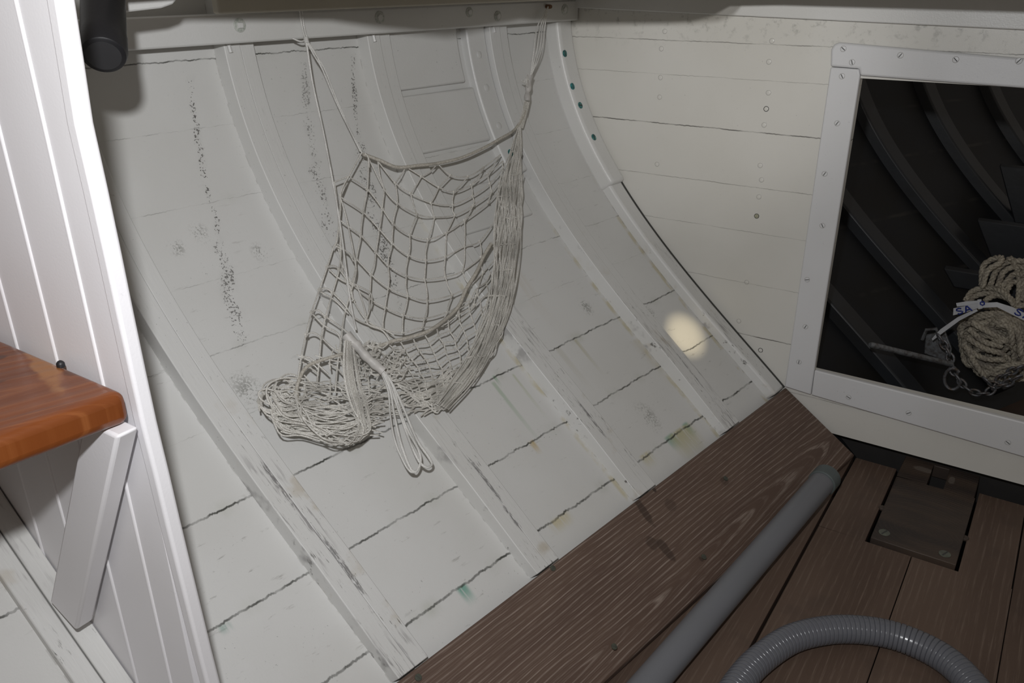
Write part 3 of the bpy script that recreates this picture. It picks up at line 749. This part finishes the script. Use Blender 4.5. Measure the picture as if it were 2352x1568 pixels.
# straight crossing turns over the front
for (a, b, c_, Y) in [((2225, 755), (2262, 785), (2302, 795), 1.945), ((2222, 775), (2262, 800), (2305, 812), 1.943), ((2215, 795), (2258, 822), (2308, 826), 1.942), ((2232, 740), (2270, 762), (2306, 778), 1.946),
                      ((2222, 800), (2240, 835), (2262, 866), 1.94), ((2258, 866), (2300, 842), (2352, 835), 1.95), ((2305, 735), (2335, 760), (2345, 815), 1.95), ((2290, 745), (2318, 752), (2325, 790), 1.94)]:
    rope(mb, [rp(*a, Y), rp(*b, Y-.008), rp(*c_, Y)])
mb.build('coiled_turns', M_ROPE, rk, ang=60)
mb = MB()
for pts in [[(2255, 655), (2258, 612), (2280, 595), (2300, 592), (2296, 604), (2268, 622), (2256, 660)], [(2275, 655), (2290, 620), (2318, 600), (2360, 600)], [(2292, 658), (2305, 625), (2330, 612), (2365, 615)],
            [(2338, 700), (2342, 640), (2330, 605), (2318, 592)], [(2352, 690), (2350, 640), (2358, 600)], [(2218, 690), (2235, 668), (2270, 660), (2300, 668), (2325, 690)], [(2216, 700), (2240, 680), (2275, 673), (2315, 685), (2330, 700)],
            [(2262, 690), (2290, 678), (2325, 690), (2345, 702)], [(2300, 660), (2318, 640), (2332, 628), (2352, 632)], [(2312, 668), (2326, 648), (2352, 650)]]:
    rope(mb, [rp(u, vv, 2.07-.0004*(vv-600)+.02*math.sin(i)) for i, (u, vv) in enumerate(pts)])
mb.build('loose_bights', M_ROPE, rk, ang=60)
# printed strap
M_TAPE = mat_plain('white_webbing', (.55, .56, .58), .6, 30, .3); M_INK = mat_plain('blue_print', (.015, .03, .22), .6)
def ribbon(top, bot, Y, mat, name, parent, th=.0012):
    n = len(top); A = [rp(u, vv, Y+dy) for (u, vv, dy) in top]; B = [rp(u, vv, Y+dy) for (u, vv, dy) in bot]
    vs = A+B; fs = [(i, i+1, n+i+1, n+i) for i in range(n-1)]
    vs2 = [p+np.array([0, th, 0]) for p in vs]; m_ = len(vs)
    fs2 = [(m_+i, m_+n+i, m_+n+i+1, m_+i+1) for i in range(n-1)]
    side = [(i, m_+i, m_+i+1, i+1) for i in range(n-1)]+[(n+i, n+i+1, m_+n+i+1, m_+n+i) for i in range(n-1)]+[(0, n, m_+n, m_), (n-1, m_+n-1, m_+2*n-1, 2*n-1)]
    return mk(name, vs+vs2, fs+fs2+side, mat, parent)
tp = ribbon([(2190, 708, 0), (2215, 703, 0), (2245, 696, -.012), (2290, 694, -.012), (2325, 705, -.006), (2360, 722, 0), (2390, 735, 0)], [(2189, 724, 0), (2218, 717, 0), (2248, 707, -.012), (2290, 705, -.014), (2320, 720, -.008), (2352, 736, 0), (2385, 755, 0)], 1.925, M_TAPE, 'strap', rk)
tp['label'] = 'white strap printed with blue letters'
ribbon([(2196, 696, 0), (2220, 692, 0), (2248, 690, 0)], [(2198, 704, 0), (2222, 701, 0), (2250, 697, 0)], 1.93, M_TAPE, 'strap_fold', rk)
ribbon([(2242, 709, 0), (2200, 728, 0), (2160, 756, .0), (2140, 778, 0)], [(2246, 714, 0), (2204, 736, 0), (2166, 764, 0), (2142, 782, 0)], 1.93, M_TAPE, 'strap_tail', rk)
ribbon([(2245, 688, 0), (2254, 687, 0)], [(2247, 710, 0), (2257, 708, 0)], 1.91, M_TAPE, 'strap_buckle', rk)
def glyph(ch, org, ux, uy, h, parent, wd=.0015):
    G = {'S': [[(.9, .85), (.6, 1), (.2, .92), (.1, .72), (.35, .55), (.7, .45), (.9, .25), (.7, .04), (.3, 0), (.08, .15)]],
         'A': [[(0, 0), (.45, 1), (.6, 1), (1, 0)], [(.2, .35), (.8, .35)]],
         'O': [[(.5, 1), (.1, .75), (.1, .25), (.5, 0), (.9, .25), (.9, .75), (.5, 1)]]}[ch]
    mb = MB()
    for ln in G: mb.tube([org+ux*(x*h*1.05)+uy*(y*h) for x, y in ln], wd, 5)
    mb.build('printed_letter', M_INK, parent, ang=60)
def frame_at(u0, v0, u1, v1, Y, Y2=None):
    a = rp(u0, v0, Y); b = rp(u1, v1, Y2 or Y); ux = (b-a)/np.linalg.norm(b-a); uy = np.cross(ux, np.array([0, 1.0, 0])); uy = uy if uy[2] > 0 else -uy
    return a, ux, uy
a, ux, uy = frame_at(2200, 722, 2241, 711, 1.9225, 1.9105)
glyph('S', a, ux, uy, .0135, tp); glyph('A', a+ux*.0185, ux, uy, .0135, tp)
a, ux, uy = frame_at(2328, 719, 2352, 731, 1.916); glyph('S', a, ux, uy, .0135, tp); glyph('A', a+ux*.0185, ux, uy, .0135, tp)
a, ux, uy = frame_at(2256, 701, 2280, 700, 1.909); glyph('O', a-ux*.004, ux, uy, .0085, tp)
# anchor rod and chain
M_GALV = mat_plain('rusty_galvanised_steel', (.20, .21, .22), .5, 90, .9, (.09, .08, .075), .5, .5, .5)
an = thing('anchor', rp(2150, 830, 1.99), 'grey galvanised anchor with its rod pointing left, under the rope coil', 'anchor')
ra0, ra1 = rp(1998, 791, 1.74), rp(2185, 836, 1.90)
MB().tube([ra0, ra0*.98+ra1*.02, ra1], .0062, 14, rfun=lambda i: [.0045, .0062, .0062][i]).build('rod', M_GALV, an)
MB().prism([rp(2126, 770, 1.99), rp(2170, 760, 1.99), rp(2186, 800, 1.98), (rp(2182, 832, 1.98)), rp(2122, 812, 1.99)], (0, .008, 0)).build('fluke', M_GALV, an, bevel=.002)
MB().tube([rp(2118, 780, 1.97), rp(2128, 757, 1.97), rp(2150, 755, 1.97), rp(2156, 770, 1.97)], .004, 8).build('shackle', M_GALV, an)
ch = thing('anchor_chain', rp(2220, 890, 1.95), 'short galvanised chain curving below the rope coil', 'chain')
M_CHAIN = mat_plain('galvanised_chain', (.19, .195, .21), .42, 120, .9, (.10, .07, .05), .5, .5, .5)
path = cr([rp(u, vv, Y-.035) for (u, vv, Y) in [(2155, 770, 1.955), (2170, 795, 1.955), (2182, 820, 1.95), (2188, 848, 1.945), (2205, 875, 1.94), (2228, 897, 1.935), (2262, 903, 1.935), (2285, 888, 1.94), (2300, 868, 1.945), (2325, 852, 1.94), (2350, 840, 1.94)]], 14)
def links(path, Ln, wd, r, parent):
    L = [0]
    for i in range(1, len(path)): L.append(L[-1]+np.linalg.norm(path[i]-path[i-1]))
    k = 0; s = Ln/2; j = 0
    while s < L[-1]:
        while L[j+1] < s: j += 1
        c = path[j]; t = Vector(path[j+1]-path[j]).normalized()
        n0 = t.cross(Vector((0, 1, .2))).normalized(); n1 = t.cross(n0); d = n0 if k % 2 else (n1*.8+n0*.6).normalized()
        pts = []
        for q in range(17):
            a = 2*PI*q/16; pts.append(Vector(c)+t*(Ln*.62*math.cos(a))+d*(wd*math.sin(a)*(1 if abs(math.cos(a)) < .8 else .9)))
        MB().tube(pts, r, 7, False).build('chain_link', M_CHAIN, parent, ang=80)
        s += Ln*.85; k += 1
links(path, .0185, .0075, .0027, ch)
links(cr([rp(u, vv, Y-.035) for (u, vv, Y) in [(2260, 868, 1.93), (2275, 880, 1.93), (2300, 885, 1.93), (2330, 870, 1.93), (2345, 862, 1.93)]], 8), .0185, .0075, .0027, ch)
MB().tube([rp(2188+19*math.cos(a), 870+24*math.sin(a), 1.895) for a in np.linspace(.3, 5.6, 20)], .0034, 8).build('shackle', M_CHAIN, ch)

# ------------------------------------------------------------------ the net
net = thing('hanging_net', hit(840, 900, .05), 'beige knotted net hammock slung across the planking, its lower half bunched up', 'net')
CUR = -.865
def NP(u, vv, off=.042): return hit(u, vv, off, CUR)
def strand(mb, pts, r=.0012, off=.042, n=5, sides=5, jit=0.0, dz=None):
    P = []
    for i, p in enumerate(pts):
        o_ = p[2] if len(p) > 2 else off
        P.append(NP(p[0]+random.uniform(-jit, jit), p[1]+random.uniform(-jit, jit), o_))
    mb.tube(cr(P, n), r, sides)
arcs = [
 [(1005, 376), (1035, 402), (1075, 405), (1110, 385), (1150, 355)],
 [(933, 383), (968, 405), (1008, 430), (1043, 440), (1082, 425), (1120, 400), (1155, 370)],
 [(868, 370), (908, 420), (943, 444), (990, 466), (1040, 470), (1085, 450), (1125, 422), (1156, 385)],
 [(846, 362), (883, 435), (913, 467), (958, 492), (998, 499), (1045, 494), (1087, 472), (1130, 440), (1158, 400)],
 [(801, 405), (844, 435), (878, 479), (903, 514), (941, 539), (983, 549), (1025, 535), (1067, 506), (1122, 465), (1157, 425)],
 [(782, 452), (834, 487), (871, 526), (901, 559), (938, 586), (978, 597), (1023, 589), (1067, 566), (1102, 554), (1140, 500), (1160, 455)],
 [(780, 505), (829, 541), (863, 579), (891, 609), (933, 633), (975, 641), (1023, 636), (1062, 623), (1105, 590), (1145, 545), (1162, 490)],
 [(772, 558), (818, 595), (852, 630), (892, 661), (937, 679), (981, 690), (1039, 677), (1080, 655), (1110, 625), (1140, 590), (1160, 540)],
 [(785, 605), (808, 650), (848, 685), (885, 706), (926, 723), (975, 731), (1027, 717), (1060, 699), (1094, 679), (1135, 630), (1160, 585)],
 [(795, 648), (812, 690), (842, 735), (880, 755), (925, 764), (970, 752), (1015, 748), (1050, 725), (1090, 700), (1130, 665)]]
mb = MB()
for a in arcs: strand(mb, a, .00112)
# crossing strands: node i of arc k -> node of arc k+1
ofs = [1, 1, 1, 1, 0, 0, 0, 0, 0]
for k in range(len(arcs)-1):
    A, B = arcs[k], arcs[k+1]
    sh_ = ofs[k] if k < 4 else 0
    for i in range(len(A)):
        j = i+sh_
        if j < len(B):
            a, b = A[i], B[j]
            if math.hypot(a[0]-b[0], a[1]-b[1]) < 85:
                strand(mb, [a, ((a[0]+b[0])/2+random.uniform(-3, 3), (a[1]+b[1])/2+2), b], .00115, n=4)
# knots
def knots(mb, A, r=.0021, off=.042):
    for p in A:
        q = NP(p[0], p[1], off); mb.tube([q+np.array([0, -.002, .001]), q+np.array([0, .002, -.001])], r, 5)
for a in arcs: knots(mb, a[1:-1])
# left edge, side strip folded over
for pts in [[(830, 352), (812, 385), (801, 405), (787, 430), (782, 452), (780, 505), (772, 558), (767, 565), (752, 612), (734, 665), (716, 717), (703, 768), (690, 830), (684, 870)],
            [(801, 405), (768, 418)], [(768, 418), (775, 470), (779, 520), (783, 570), (779, 618), (764, 672), (748, 727), (738, 775), (733, 830), (728, 880)],
            [(779, 445), (790, 480), (800, 520), (812, 580), (818, 620), (812, 650)], [(812, 650), (800, 690), (790, 730), (783, 780), (775, 840), (770, 900)],
            [(848, 385), (846, 362), (838, 352)], [(770, 565), (782, 570), (800, 580), (812, 600)], [(752, 612), (765, 610), (779, 618), (800, 645), (820, 655), (850, 672), (855, 690)],
            [(734, 665), (748, 662), (764, 672), (790, 698), (815, 730), (845, 745), (880, 755), (905, 770)], [(716, 717), (730, 712), (748, 727), (775, 745), (800, 765)], [(703, 768), (720, 764), (738, 775), (765, 800), (790, 812)],
            [(697, 820), (712, 822), (733, 840), (755, 860)], [(820, 655), (835, 700), (842, 735)], [(803, 655), (812, 690)], [(855, 690), (848, 715), (842, 735), (850, 748), (880, 760), (900, 790)],
            [(755, 618), (780, 640), (812, 655)], [(736, 670), (770, 690), (800, 720)], [(719, 722), (745, 748), (775, 765), (785, 790)]]:
    strand(mb, pts, .0013, .05)
for p in [(752, 612), (734, 665), (716, 717), (703, 768), (779, 618), (764, 672), (748, 727), (738, 775), (697, 820), (812, 655), (842, 735)]: knots(mb, [p], .0026, .05)
for a in [(1, 0), (2, 0), (3, 0), (4, 0)]: pass
# lower fine panel between the lower rim and the bundle
top = [(842, 815), (880, 792), (915, 780), (960, 770), (1000, 750), (1040, 722), (1075, 690), (1105, 655), (1130, 625)]
botm = [(940, 905), (975, 935), (992, 942), (1003, 944), (1012, 942), (1022, 936), (1035, 922), (1052, 905), (1070, 885)]
R_, Cn = 13, 13
def gp(i, j):
    u = i/(Cn-1); t = j/(R_-1); k = u*(len(top)-1); k0 = min(int(k), len(top)-2); f_ = k-k0
    a = (top[k0][0]*(1-f_)+top[k0+1][0]*f_, top[k0][1]*(1-f_)+top[k0+1][1]*f_); b = (botm[k0][0]*(1-f_)+botm[k0+1][0]*f_, botm[k0][1]*(1-f_)+botm[k0+1][1]*f_)
    tt = t**.9; bul = math.sin(PI*t)
    return (a[0]*(1-tt)+b[0]*tt+bul*(6+48*u), a[1]*(1-tt)+b[1]*tt+bul*(8-6*u))
rng = random.Random(3)
G = [[(gp(i, j)[0]+rng.uniform(-3, 3), gp(i, j)[1]+rng.uniform(-3, 3)) for j in range(R_)] for i in range(Cn)]
for i in range(Cn): strand(mb, G[i], .00105, .045, n=3, sides=4)
for j in range(R_): strand(mb, [(G[i][j][0], G[i][j][1]+(3.5 if i % 2 else -3.5)*(1-j/R_)+rng.uniform(-3, 3)) for i in range(Cn)], .00105, .047, n=3, sides=4)
for q in range(26):
    y = 870+q*2.9+rng.uniform(-2, 2); x0 = 1000+rng.uniform(-25, 10)-q*.2; L_ = rng.uniform(40, 95)
    strand(mb, [(x0-L_*.7, y+14+rng.uniform(-4, 4)), (x0-L_*.3, y+rng.uniform(-2, 6)), (x0, y), (x0+L_*.5, y-14+rng.uniform(-6, 4)), (x0+L_*.8, y-34)], .0011, .045, sides=4)
mb.build('mesh', M_NET, net, ang=80)
# gathered bundle on the right
mb = MB()
ctrL = [(1190, 292), (1170, 350), (1150, 400), (1140, 450), (1136, 500), (1132, 560), (1130, 620), (1122, 680), (1100, 750), (1068, 820), (1030, 880), (1000, 925)]
ctrR = [(1198, 292), (1203, 350), (1203, 400), (1201, 450), (1199, 500), (1196, 560), (1190, 620), (1180, 680), (1160, 745), (1128, 815), (1085, 880), (1030, 940)]
for k in range(50):
    u = rng.random()**.75; o_ = .045+rng.uniform(0, .014); ph = rng.uniform(0, 6); st0 = rng.choice([0, 0, 0, 1, 2]); en = rng.choice([len(ctrL)]*5+[8, 9, 10])
    pts = []
    for i in range(st0, en):
        uu = min(1, max(0, u+.10*math.sin(i*1.3+ph)+rng.uniform(-.06, .06)))
        pts.append((ctrL[i][0]*(1-uu)+ctrR[i][0]*uu, ctrL[i][1]*(1-uu)+ctrR[i][1]*uu, o_))
    strand(mb, pts, .0010, n=5, sides=4)
for q in range(22):
    i = rng.randint(1, len(ctrL)-2); u0 = rng.random()*.5; u1 = u0+rng.uniform(.3, .5)
    strand(mb, [(ctrL[i][0]*(1-u)+ctrR[i][0]*u, ctrL[i][1]*(1-u)+ctrR[i][1]*u+rng.uniform(-3, 3), .056) for u in (u0, (u0+u1)/2, u1)], .0010, sides=4)
# upper neck of the bundle up to the nail
for k in range(9):
    d = (k-4)*1.6
    strand(mb, [(1194+d, 294), (1204+d*.8, 262), (1211+d*.8, 230), (1213+d*.5, 205), (1216+d*.4, 178)], .0011, .047, sides=4)
mb.build('gathered_edge', M_NET, net, ang=80)
mb = MB()
mb.tube(cr([NP(1211, 232, .05), NP(1211, 216, .05), NP(1213, 205, .05), NP(1216, 190, .05), NP(1218, 172, .05)], 4), .0052, 12, rfun=lambda i: .0050+.0012*math.sin(i*.9))
mb.build('whipping', M_WHIP, net)
mb = MB(); nail = onV(1255, 15, -.893)
for k, (ua, ub) in enumerate([(1226, 1240), (1232, 1247), (1238, 1252), (1243, 1257)]):
    mb.tube(cr([NP(1218, 178, .05), NP(ua, 118, .05), onV(ub-6, 62, -.885), nail+np.array([.004, 0, .0])], 6), .0012, 5)
for k in range(4):
    mb.tube(cr([NP(1212, 200, .055), NP(1204+k*2, 190-k*5, .06), NP(1196+k*4, 184+k*3, .06)], 4), .0010, 4)
mb.build('nail_lines', M_CORD, net)
# rim cords
mb = MB()
strand(mb, [(834, 354), (872, 368), (912, 384), (960, 380), (1005, 375), (1060, 362), (1110, 340), (1150, 318), (1180, 300), (1198, 275), (1206, 255)], .0028, .046, sides=8)
strand(mb, [(1128, 560), (1110, 590), (1096, 622), (1070, 665), (1052, 705), (1015, 740), (980, 762), (940, 775), (900, 784), (860, 800)], .0030, .052, sides=8)
strand(mb, [(830, 800), (790, 812), (745, 825), (705, 842), (686, 875), (682, 910), (700, 960), (725, 995)], .0026, .05, sides=8)
mb.build('rim_cord', M_RIM, net, ang=60, label='thicker flat rim cord of the net')
# suspension cords on the left
mb = MB(); kn_ = onV(703, 92, -.890)
up = [onV(688, 22, -.895), onV(692, 50, -.894), onV(697, 75, -.893), kn_]
mb.tube(cr(up, 5), .0013, 6); mb.tube(cr([p+np.array([0, .004, 0]) for p in up], 5), .0013, 6)
mb.tube(cr([kn_, onV(690, 95, -.89), onV(672, 88, -.893)], 5), .0013, 6); mb.tube(cr([kn_, onV(708, 104, -.885), onV(713, 112, -.888)], 4), .0014, 6)
mb.tube([kn_+np.array([0, 0, .005]), kn_, kn_+np.array([.002, .002, -.012])], .0038, 8)
for d in (0, 5, 10):
    strand(mb, [(706+d*.4, 98), (722+d, 128), (742+d, 162), (780+d*.5, 250), (832, 352)] if d < 10 else [(710, 100), (728, 128), (742, 162), (775, 240), (828, 348)], .0014, .046)
strand(mb, [(704, 98), (718, 190), (742, 300), (765, 420), (782, 520), (795, 620), (806, 700), (818, 758)], .0016, .056, sides=7)
mb.build('sling_cord', M_CORD, net, ang=80, label='white braided cord')
# lower clew: whipped stick, hanging loops
mb = MB()
mb.tube(cr([NP(u, vv, .075) for u, vv in [(815, 788), (835, 812), (858, 834), (880, 852)]], 6), .0068, 14, rfun=lambda i: .0066+.0007*math.sin(i*1.1))
mb.tube(cr([NP(u, vv, .06) for u, vv in [(795, 768), (806, 782), (818, 795)]], 4), .008, 10)
mb.build('whipping', M_WHIP, net)
mb = MB()
for (pts, r) in [([(872, 846), (900, 880), (928, 940), (958, 1010), (985, 1050), (992, 1066), (980, 1073), (962, 1058), (940, 1010), (915, 940), (893, 880), (876, 848)], .0019),
                 ([(876, 850), (896, 895), (905, 950), (920, 1015), (940, 1070), (955, 1083), (966, 1060), (960, 1030), (935, 985), (915, 930), (900, 880), (880, 850)], .0019),
                 ([(874, 850), (892, 900), (897, 960), (908, 1015), (928, 1062), (942, 1082), (955, 1085)], .0014)]:
    strand(mb, [(u, vv, .075 if vv < 900 else .055) for u, vv in pts], r, sides=8)
mb.build('cord_loops', M_CORD, net, ang=80, label='white braided cord loops hanging free')
# bunched twine at the bottom left
mb = MB(); rng = random.Random(11)
for k in range(20):                                     # hank falling from the clew
    d = rng.uniform(-1, 1); o_ = .055+rng.uniform(0, .02); xe = 838+rng.uniform(-14, 14)
    strand(mb, [(802+d*10, 785+rng.uniform(-4, 6), o_), (804+d*16, 835, o_), (812+d*18, 890, o_), (828+d*19, 940, o_), (xe+d*10, 985+rng.uniform(-8, 8), o_), (xe-25, 1008+rng.uniform(-10, 14), o_), (780+rng.uniform(-15, 15), 1018+rng.uniform(-22, 6), o_),
                (735+rng.uniform(-15, 15), 1002+rng.uniform(-20, 8), o_), (700+rng.uniform(-12, 12), 960+rng.uniform(-20, 14), o_), (684+rng.uniform(-8, 8), 915+rng.uniform(-20, 20), o_)][:rng.choice([6, 7, 8, 10, 10])], .0012, n=4, sides=4)
for k in range(30):                                     # sagging turns along the bottom
    x0 = 622+rng.uniform(-8, 18); y0_ = 885+rng.uniform(0, 80); o_ = .040+rng.uniform(0, .02)
    strand(mb, [(x0, y0_, o_), (x0+20+rng.uniform(-8, 8), y0_+25+rng.uniform(-6, 16), o_), (x0+65, min(1000, y0_+42+rng.uniform(-10, 12)), o_), (x0+125, min(1015, y0_+48+rng.uniform(-16, 14)), o_), (x0+180, min(1012, y0_+38+rng.uniform(-16, 12)), o_), (x0+225, y0_+15+rng.uniform(-10, 10), o_)], .0012, n=4, sides=4)
for k in range(26):                                     # wavy rows inside the heap
    y0_ = 880+k*4.6+rng.uniform(-3, 3); x0 = 640+rng.uniform(-10, 20); o_ = .038+rng.uniform(0, .016); n_ = 9
    x1 = min(880, 960-(y0_-880)*.5)+rng.uniform(-20, 10)
    strand(mb, [(x0+(x1-x0)*i/n_, y0_+rng.uniform(-7, 7)+5*math.sin(i*1.7+k), o_) for i in range(n_+1)], .0011, n=3, sides=4)
for k in range(9):                                      # loops at the left
    cx, cy, rx, ry = 640+rng.uniform(-14, 26), 905+rng.uniform(-14, 30), rng.uniform(18, 40), rng.uniform(18, 42)
    strand(mb, [(cx+rx*math.cos(a), cy+ry*math.sin(a), .045+.01*math.sin(a)) for a in np.linspace(rng.uniform(0, 3), rng.uniform(5.5, 9), 12)], .0013, n=3, sides=4)
strand(mb, [(700, 870), (650, 868), (618, 882), (612, 905), (622, 930), (650, 950)], .0014, .05)
strand(mb, [(640, 900), (612, 893), (595, 900), (598, 915), (618, 928), (645, 935)], .0014, .05)
for k in range(34):                                     # netting above the heap, coarse cells
    x = 690+rng.uniform(0, 190); y = 800+rng.uniform(0, 110)
    L_ = rng.uniform(18, 38); a = rng.choice([.5, .9, 2.2, 2.0, 1.5])+rng.uniform(-.3, .3)
    strand(mb, [(x-L_*math.cos(a), y-L_*math.sin(a)*.8), (x+rng.uniform(-5, 5), y+rng.uniform(-4, 8)), (x+L_*math.cos(a), y+L_*math.sin(a)*.8)], .0011, .05, sides=4)
for k in range(40):                                     # tangled knot right of the clew
    cx, cy = 850+rng.uniform(-30, 75), 800+rng.uniform(-22, 60); rx, ry = rng.uniform(6, 18), rng.uniform(5, 14)
    strand(mb, [(cx+rx*math.cos(a)+rng.uniform(-2, 2), cy+ry*math.sin(a)+a*2, .055) for a in np.linspace(0, rng.uniform(2.5, 5.5), 7)], .0012, n=3, sides=4)
for k in range(20):                                     # short wavy rows to the right of the heap
    y0_ = 880+k*4+rng.uniform(-3, 3); x0 = 850+rng.uniform(-10, 20)
    strand(mb, [(x0+i*18, y0_-i*2+rng.uniform(-5, 5), .045) for i in range(rng.choice([5, 6, 7, 8]))], .0011, n=3, sides=4)
mb.build('bunched_twine', M_NET, net, ang=80)
